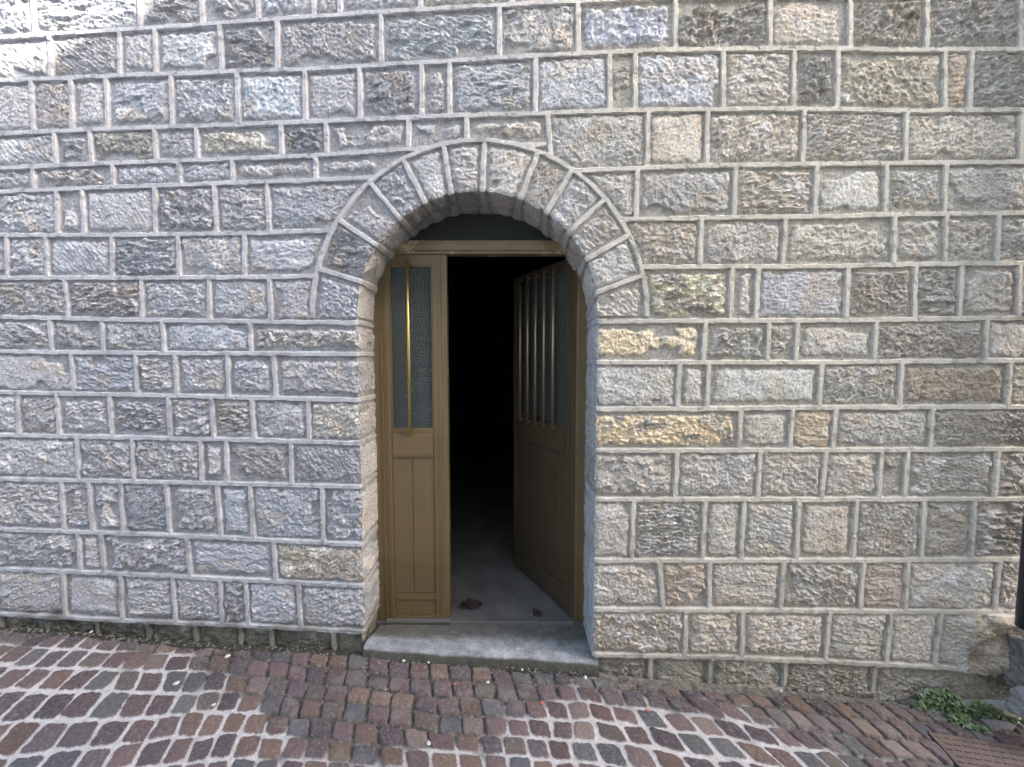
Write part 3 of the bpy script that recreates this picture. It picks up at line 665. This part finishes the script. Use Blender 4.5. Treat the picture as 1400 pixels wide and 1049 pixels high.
def make_leaf(width, sgn, bars, grooves, stile_h, stile_f, bar_mat, paint, paint2):
    """local frame: x from the hinge to the free edge times sgn, y = 0 the outer face, z from the floor"""
    H0, H1 = ZF+0.018, ZT0-0.004; T = 0.045
    zg0, zg1 = fz(588)-0.0, fz(362); zp1, zp0 = fz(626), fz(812); zk1, zk0 = fz(820), fz(842)
    def X(a, b): return (min(a*sgn, b*sgn), max(a*sgn, b*sgn))
    bm = bmesh.new()
    box(bm, *X(0, stile_h), 0, T, H0, H1); box(bm, *X(width-stile_f, width), 0, T, H0, H1)
    i0, i1 = stile_h, width-stile_f
    for (a, c) in ((zg1, H1), (zp1, zg0), (zk1, zp0), (H0, zk0)): box(bm, *X(i0, i1), 0.001, T-0.001, a, c)
    for (a, c) in ((zg1-0.010, zg1), (zg0, zg0+0.010)): box(bm, *X(i0, i1), 0.005, 0.014, a, c)          # glazing beads
    box(bm, *X(i0, i0+0.009), 0.0045, 0.0145, zg0, zg1); box(bm, *X(i1-0.009, i1), 0.0045, 0.0145, zg0, zg1)
    box(bm, *X(stile_h*0.45, stile_h*0.62), -0.005, 0.0, H0, H1)
    box(bm, *X(width-stile_f*0.62, width-stile_f*0.40), -0.005, 0.0, H0, H1)
    box(bm, *X(i0+0.004, i1-0.004), -0.002, 0.002, zp1+0.012, zg0-0.014)                                     # raised plate on the lock rail
    leaf = obj('door_leaf', bm, paint, door, bevel=0.002)
    bm = bmesh.new(); edges = [i0]+list(grooves)+[i1]
    for n in range(len(edges)-1): box(bm, *X(edges[n]+0.0015, edges[n+1]-0.0015), 0.007, 0.028, zp0+0.003, zp1-0.003)
    box(bm, *X(i0, i1), 0.013, 0.026, zp0, zp1)
    obj('panel', bm, paint2, leaf, bevel=0.0012)
    bm = bmesh.new(); box(bm, *X(i0+0.002, i1-0.002), 0.007, 0.03, zk0+0.002, zk1-0.002); obj('kick_plate', bm, paint2, leaf, bevel=0.001)
    bm = bmesh.new(); box(bm, *X(i0, i1), 0.015, 0.021, zg0, zg1); obj('glass_pane', bm, M['glass'], leaf)
    for x in bars:
        bm = bmesh.new(); zb0, zb1 = fz(595), fz(355.5)
        tube(bm, (x*sgn, -0.022, zb0), (x*sgn, -0.022, zb1), 0.0085, n=16)
        tube(bm, (x*sgn, -0.022, zb0+0.012), (x*sgn, 0.004, zb0+0.012), 0.006, n=10); tube(bm, (x*sgn, -0.022, zb1-0.012), (x*sgn, 0.004, zb1-0.012), 0.006, n=10)
        br = obj('bar', bm, bar_mat, leaf)
        br.data.polygons.foreach_set('use_smooth', [len(p.vertices) == 4 for p in br.data.polygons])
    return leaf
w1 = XM-XA
gl, grr = fx(535.5)-XA, XM-fx(593.5)
lf = make_leaf(w1, 1, [fx(562)-XA], [fx(563)-XA], gl, grr, M['brass'], M['bronze'], M['bronze_panel'])
lf.location = (XA-UC, 0, 0); lf['label'] = 'narrow closed left door leaf with a single bright brass bar over its glass'
# open leaf: free edge seen at px (702, 769)
fe = at_y(702, 769, YF); d = ray(702, 769); fe = CAM+d*((ZF+0.020-CAM[2])/d[2])
W2 = math.hypot(fe[0]-XH, fe[1]-YF); ANG = math.atan2(fe[1]-YF, fe[0]-XH)
print('leaf', W2, math.degrees(ANG), 'R_IN', R_IN, 'ZC', ZC, 'UC', UC)
sh, sf = 0.09, 0.034; n_ = 5
bars = [sh+(W2-sh-sf)*(k+1)/(n_+1) for k in range(n_)]
lf2 = make_leaf(W2, -1, bars, bars, sh, sf, M['dull_brass'], M['bronze_shaded'], M['bronze_shaded'])
lf2.location = (XH-UC, 0.0, 0); lf2.rotation_euler = (0, 0, ANG-math.pi); lf2['label'] = 'wide right door leaf with five brass bars, swung open into the dark room'

# ------------------------------------------------------------------ small things
def pebble(px, py, r, label):
    p = on_ground(px, py); bm = bmesh.new(); bmesh.ops.create_icosphere(bm, subdivisions=2, radius=r)
    for v in bm.verts:
        v.co *= 1+random.uniform(-0.16, 0.16); v.co.z *= 0.6; v.co.x *= 1.25
    o = obj('pebble', bm, M['pebble'], loc=(p[0], p[1], p[2]+r*0.4+0.002), smooth=True, rot=(0, 0, random.uniform(0, 3)))
    tag(o, label, 'pebble', 'white pebbles scattered on the cobbles')
for a in [(25,851,0.013,'largest white pebble at the foot of the wall, at the far left end'), (241,936,0.011,'white pebble on a grey blue cobble left of the door'),
          (311,899,0.011,'grey white pebble lying by the foot of the wall left of the doorstep'), (552,905,0.008,'white pebble at the left corner of the doorstep'),
          (586,907,0.006,'small white pebble just below the doorstep, right of an orange cobble'), (586,1018,0.008,'white pebble on a dark grey cobble below the doorstep'),
          (667,934,0.007,'small white pebble between cobbles below the middle of the doorstep'), (714,917,0.006,'tiny white pebble touching the front of the doorstep'),
          (800,928,0.009,'white pebble below the right corner of the doorstep'), (292,965,0.007,'small white pebble on a purple cobble, nearest the lower left'),
          (125,865,0.007,'small white pebble in the dark gap at the foot of the left wall'), (1068,946,0.007,'small white pebble at the foot of the right wall')]: pebble(*a)
def flake(px, py, s, label):
    p = on_ground(px, py); bm = bmesh.new(); n = 9
    c = bm.verts.new((0, 0, s*0.25)); rim = [bm.verts.new((s*math.cos(t)*(1+0.3*math.sin(3*t)), 0.6*s*math.sin(t), s*0.12*math.sin(2*t))) for t in [2*math.pi*i/n for i in range(n)]]
    for i in range(n): bm.faces.new((c, rim[i], rim[(i+1) % n]))
    o = obj('petal', bm, M['petal'], loc=(p[0], p[1], p[2]+0.008), rot=(0, 0, random.uniform(0, 3)))
    o.modifiers.new('thickness', 'SOLIDIFY').thickness = 0.0012
    tag(o, label, 'petal', 'red petals on the cobbles')
for a in [(741,963,0.013,'brightest red petal on a cobble below the middle of the doorstep'), (885,973,0.011,'red petal in a joint right of the doorstep'),
          (622,937,0.010,'pale red petal on a dark cobble left of the bright red one')]: flake(*a)
def leaf_geo(bm, p, L_, w, yaw, pitch, roll, cols=None, layer=None, col=None):
    rot = Matrix.Rotation(yaw, 4, 'Z') @ Matrix.Rotation(pitch, 4, 'Y') @ Matrix.Rotation(roll, 4, 'X')
    prof = [(0, 0), (0.25, 0.36), (0.55, 0.5), (0.8, 0.3), (1.0, 0)]
    mid = [bm.verts.new(Vector(p)+(rot @ Vector((t*L_, 0, -0.22*L_*t*t)))) for t, _ in prof]
    for s in (1, -1):
        side = [bm.verts.new(Vector(p)+(rot @ Vector((t*L_, s*q*w, 0.12*w-0.22*L_*t*t)))) for t, q in prof[1:4]]
        fs = [bm.faces.new((mid[0], mid[1], side[0])), bm.faces.new((mid[1], mid[2], side[1], side[0])), bm.faces.new((mid[2], mid[3], side[2], side[1])), bm.faces.new((mid[3], mid[4], side[2]))]
        if layer:
            for f in fs:
                f.smooth = True
                for lp in f.loops: lp[layer] = (*col, 1)
def clump(px, py, n, spread, label, name='leaf_litter'):
    d = ray(px, py); t = (ZF+0.004-CAM[2])/d[2]; p = CAM+d*t; bm = bmesh.new()
    for _ in range(n):
        a = random.uniform(0, 6.28); r = spread*math.sqrt(random.random())
        leaf_geo(bm, (r*math.cos(a)*1.2, r*math.sin(a)*0.8, 0.004+random.random()*0.016*(1-r/spread)), random.uniform(0.02, 0.035), random.uniform(0.012, 0.022), random.uniform(0, 6.28), random.uniform(-0.7, 0.3), random.uniform(-0.8, 0.8))
    o = obj(name, bm, M['dead_leaf'], loc=(p[0], p[1], ZF+0.005)); o.modifiers.new('thickness', 'SOLIDIFY').thickness = 0.001
    tag(o, label, 'dead leaves', 'dry leaves blown in over the threshold')
clump(643, 828, 95, 0.05, 'brown heap of dry leaves on the concrete floor just inside the door')
clump(736, 839, 14, 0.018, 'small dark scrap of dry leaves on the floor beside the open door leaf')

def weed(name, label, spots, n, seed):
    rnd = random.Random(seed); p0 = on_ground(*spots[0][:2]); root = empty(name, tuple(p0)); tag(root, label, 'weed', 'weeds at the foot of the wall')
    bm = bmesh.new(); lay = bm.loops.layers.float_color.new('Col'); 
    for (px, py, rad, hgt, wgt) in spots:
        c = on_ground(px, py)
        for _ in range(int(n*wgt)):
            a = rnd.uniform(0, 6.28); r = rad*math.sqrt(rnd.random()); x, y = c[0]+r*math.cos(a), c[1]+0.6*r*math.sin(a)
            y = min(y, float(W(x))-0.02)
            z = float(gz(x, y))+hgt*(1-(r/rad)**2*0.6)*rnd.uniform(0.15, 1.0)
            g = rnd.random(); col = tuple((1-g)*q0+g*q1 for q0, q1 in zip((0.045, 0.085, 0.030), (0.15, 0.21, 0.085)))
            if rnd.random() < 0.06: col = (0.24, 0.22, 0.08)
            s = rnd.uniform(0.014, 0.028)
            leaf_geo(bm, (x-p0[0], y-p0[1], z-p0[2]), s, s*0.85, rnd.uniform(0, 6.28), rnd.uniform(-0.6, 0.5), rnd.uniform(-0.6, 0.6), layer=lay, col=col)
            if rnd.random() < 0.4: tube(bm, (x-p0[0]+rnd.uniform(-.01, .01), y-p0[1], float(gz(x, y))-p0[2]-0.01), (x-p0[0], y-p0[1], z-p0[2]), 0.0012, n=5, cap=False)
    bmesh.ops.recalc_face_normals(bm, faces=bm.faces)
    obj('foliage', bm, M['leaf'], root)
    return root
weed('weed', 'largest green leafy weed spreading from the foot of the right wall over the cobbles',
     [(1285,966,0.075,0.14,1.1), (1255,960,0.06,0.12,0.8), (1270,960,0.06,0.14,0.7), (1325,968,0.07,0.10,0.7), (1310,972,0.07,0.045,0.9), (1330,962,0.06,0.06,0.7), (1312,985,0.06,0.025,0.6), (1340,998,0.04,0.02,0.35)], 190, 1)
weed('weed', 'small green weed in the dark corner by the rough stone at the right edge', [(1372,972,0.06,0.035,1.0), (1394,985,0.05,0.02,0.6)], 60, 2)

bm = bmesh.new(); rg2 = random.Random(5)
for _ in range(900):
    px = rg2.choice([rg2.uniform(-20, 480), rg2.uniform(-20, 330), rg2.uniform(500, 850), rg2.uniform(850, 1260), rg2.uniform(850, 1260)])
    x = on_wall(px, 900)[0]; y = float(W(x))-0.012-abs(rg2.gauss(0, 0.035))
    z = float(gz(x, y))+0.004; q = rg2.uniform(0.0015, 0.0055)
    vs = bmesh.ops.create_icosphere(bm, subdivisions=1, radius=q)['verts']; m3 = Matrix.Rotation(rg2.uniform(0, 3), 3, 'Z')
    
    for v in vs:
        c = v.co.copy(); c *= rg2.uniform(0.7, 1.25); c.z *= 0.6; c.x *= 1.4; v.co = (m3 @ c)+Vector((x, y, z))
tag(obj('gravel', bm, M['grit']), 'loose grit and earth gathered along the foot of the wall', 'grit', kind='stuff')
# iron cover in the paving
cv = empty('access_cover', tuple(cover_c)); tag(cv, 'rusty brown iron access cover with raised dashes set in the cobbles', 'access cover')
sl_ = 0.25
def skew(x, y): return (x+sl_*y, y)
dzx = float(gz(cover_c[0]+0.5, cover_c[1])-gz(cover_c[0], cover_c[1]))/0.5
bm = bmesh.new(); prism(bm, [skew(0, -0.6), skew(0.75, -0.6), skew(0.75, 0), skew(0, 0)], -0.04, 0.0)
plate_bm = bm
for r_ in range(20):
    for c_ in range(17):
        x, y = 0.03+c_*0.043+(0.02 if r_ % 2 else 0), -0.025-r_*0.029; x, y = skew(x, y)
        w_, h_ = (0.013, 0.004)
        box(bm, x-w_, x+w_, y-h_, y+h_, 0.0005, 0.0035)
obj('plate', bm, M['cover'], cv, bevel=0.0015)
cv.rotation_euler = (0, -math.atan(dzx), 0)

# grey slabs between weed and cover
for pts, lb in (([(1328,975),(1355,972),(1390,996),(1352,997)], 'grey paving slab between the weed and the iron cover'), ([(1362,972),(1420,975),(1450,998),(1398,997)], 'grey paving slab beside the rough stone, right of another slab')):
    q = [on_ground(*p) for p in pts]; cen = sum(q)/4; bm = bmesh.new()
    vt = [bm.verts.new((p[0]-cen[0], p[1]-cen[1], p[2]-cen[2]+0.011)) for p in q]; vb = [bm.verts.new((p[0]-cen[0], p[1]-cen[1], p[2]-cen[2]-0.04)) for p in q]
    bm.faces.new(vt); bm.faces.new(vb[::-1])
    for i in range(4): bm.faces.new((vt[i], vb[i], vb[(i+1) % 4], vt[(i+1) % 4]))
    tag(obj('paving_slab', bm, M['slab'], loc=tuple(cen), bevel=0.004), lb, 'paving slab', 'grey paving slabs')

# rough guard stones in the right corner
def boulder(px, py, size, y, mat, label, seed):
    p = at_y(px, py, y); bm = bmesh.new(); bmesh.ops.create_cube(bm, size=1.0); bmesh.ops.subdivide_edges(bm, edges=bm.edges, cuts=22, use_grid_fill=True)
    X = np.array([v.co[:] for v in bm.verts]); nrm = X/np.linalg.norm(X, axis=1)[:, None]
    rnd_ = 0.82*X+0.18*nrm*0.62
    a = X[:, 0]+0.6*X[:, 1]+seed; c = X[:, 2]-0.5*X[:, 1]+seed*2
    dsp = 0.10*fbm(a*2.2, c*2.2, 3, seed)+0.09*facets(a*4, c*4, seed+3, 1.4)+0.04*facets(a*9, c*9, seed+4, 1.4)
    for v, q, dd, nn in zip(bm.verts, rnd_, dsp, nrm): v.co = Vector((q+nn*dd)*np.array(size))
    o = obj('guard_stone', bm, M[mat], loc=(p[0], p[1], p[2]), smooth=True)
    tag(o, label, 'guard stone', 'rough stones in the right corner')
boulder(1442, 915, (0.30, 0.16, 0.24), -0.10, 'rock', 'mossy rough dark stone in the right corner below the navy downpipe', 3)
boulder(1446, 972, (0.28, 0.14, 0.12), -0.17, 'pale_rock', 'pale rough stone at the right edge at ground level', 9)

# navy downpipe at the right end
pp = at_y(1392, 858, -0.09); dp = empty('downpipe', (pp[0]+0.05, -0.10, pp[2])); tag(dp, 'dark navy blue downpipe fixed to the stone wall at the right edge', 'downpipe')
bm = bmesh.new(); tube(bm, (0, 0, 0.0), (0, 0, 5.05-pp[2]), 0.05, n=24); o = obj('pipe', bm, M['pipe'], dp)
o.data.polygons.foreach_set('use_smooth', [len(p.vertices) == 4 for p in o.data.polygons])
for z in (1.5, 2.9):
    bm = bmesh.new(); tube(bm, (0, 0, z), (0, 0, z+0.03), 0.056, n=24); box(bm, -0.012, 0.012, 0.04, 0.11, z+0.004, z+0.026); obj('bracket', bm, M['pipe'], dp)

# ------------------------------------------------------------------ sun, sky, and the house across the lane that shades the wall
SUN = np.array([0.70, -0.45, 0.62]); SUN /= np.linalg.norm(SUN)
YO = -3.7
a, b_ = on_wall(0, 107), on_wall(205, 0)
def cast(u, z):
    k = (YO-float(W(u)))/SUN[1]; return u+SUN[0]*k, z+SUN[2]*k
(ax, az), (bx_, bz_) = cast(*a), cast(*b_)
slope = (bz_-az)/(bx_-ax); print('gable', ax, az, bx_, bz_, slope)
xe = ax-3.2; ze = az+slope*(xe-ax); xr = xe+6.0; zr = ze+slope*6.0; xw = xr+6.0
oh = empty('unseen_plaster_house', (xr, YO-4, 0)); tag(oh, 'pale plastered house with a tiled gable across the lane', 'house')
def loc(x, y): return (x-xr, y-(YO-4))
bm = bmesh.new()
gp = [(xe+0.25, -0.6), (xw-0.25, -0.6), (xw-0.25, ze-0.1+slope*0.25), (xr, zr-0.10), (xe+0.25, ze-0.1+slope*0.25)]
A = [bm.verts.new((*loc(x, YO-0.02), z)) for x, z in gp]; B = [bm.verts.new((*loc(x, YO-8), z)) for x, z in gp]
bm.faces.new(A); bm.faces.new(B[::-1])
for i in range(5): bm.faces.new((A[i], B[i], B[(i+1) % 5], A[(i+1) % 5]))
obj('wall', bm, M['plaster'], oh)
for (xa, za, xb, zb) in ((xe, ze, xr, zr), (xr, zr, xw, ze)):
    bm = bmesh.new(); pts = [(xa, za), (xb, zb), (xb, zb-0.14), (xa, za-0.14)]
    A = [bm.verts.new((*loc(x, YO+0.0), z)) for x, z in pts]; B = [bm.verts.new((*loc(x, YO-8.2), z)) for x, z in pts]
    bm.faces.new(A); bm.faces.new(B[::-1])
    for i in range(4): bm.faces.new((A[i], B[i], B[(i+1) % 4], A[(i+1) % 4]))
    obj('roof', bm, M['tile'], oh)
for x in (xr-3.2, xr-0.5, xr+2.2):
    for z in (1.1, 4.0):
        bm = bmesh.new(); l = loc(x, YO)
        box(bm, l[0]-0.5, l[0]-0.01, l[1]-0.018, l[1]+0.03, z, z+1.4); box(bm, l[0]+0.01, l[0]+0.5, l[1]-0.018, l[1]+0.03, z, z+1.4)
        for s in range(2):
            for q in range(13):
                xx = l[0]-0.46+s*0.51; box(bm, xx, xx+0.41, l[1]+0.031, l[1]+0.042, z+0.06+q*0.1, z+0.12+q*0.1)
        obj('shutter', bm, M['shutter'], oh)

nh = empty('unseen_plaster_house', (xe-5.1, YO-4, 0)); tag(nh, 'added unseen plain house blocking light from the left, beside the gabled one', 'house')
bm = bmesh.new(); box(bm, -5, 5, -4, 4, -0.6, 8.0); obj('wall', bm, M['plaster'], nh)  # unseen house, added to cut the light reaching the open leaf from the left
bm = bmesh.new(); box(bm, -5.15, 5.05, -4.2, 4.2, 8.0, 8.15); obj('roof', bm, M['tile'], nh)
sd = bpy.data.lights.new('sun', 'SUN'); so = bpy.data.objects.new('sun', sd); C.objects.link(so)
sd.energy = 2.1; sd.angle = R_(0.53); sd.color = (1.0, 0.95, 0.86)
so.rotation_euler = Vector(SUN).to_track_quat('Z', 'Y').to_euler()
w = bpy.data.worlds.new('World'); bpy.context.scene.world = w; w.use_nodes = True
N, L = w.node_tree.nodes, w.node_tree.links
sk = N.new('ShaderNodeTexSky'); sk.sky_type = 'NISHITA'; sk.sun_disc = False
sk.sun_elevation = math.asin(SUN[2]); sk.sun_rotation = math.atan2(SUN[0], SUN[1])
sk.air_density = 1.0; sk.dust_density = 3.5; sk.ozone_density = 0.6
L.new(sk.outputs['Color'], N['Background'].inputs['Color']); N['Background'].inputs['Strength'].default_value = 0.15

sc = bpy.context.scene
sc.view_settings.view_transform = 'Standard'; sc.view_settings.look = 'None'; sc.view_settings.gamma = 1.0; sc.view_settings.exposure = 3.3
sc.render.engine = 'CYCLES'; sc.cycles.max_bounces = 8; sc.cycles.diffuse_bounces = 5
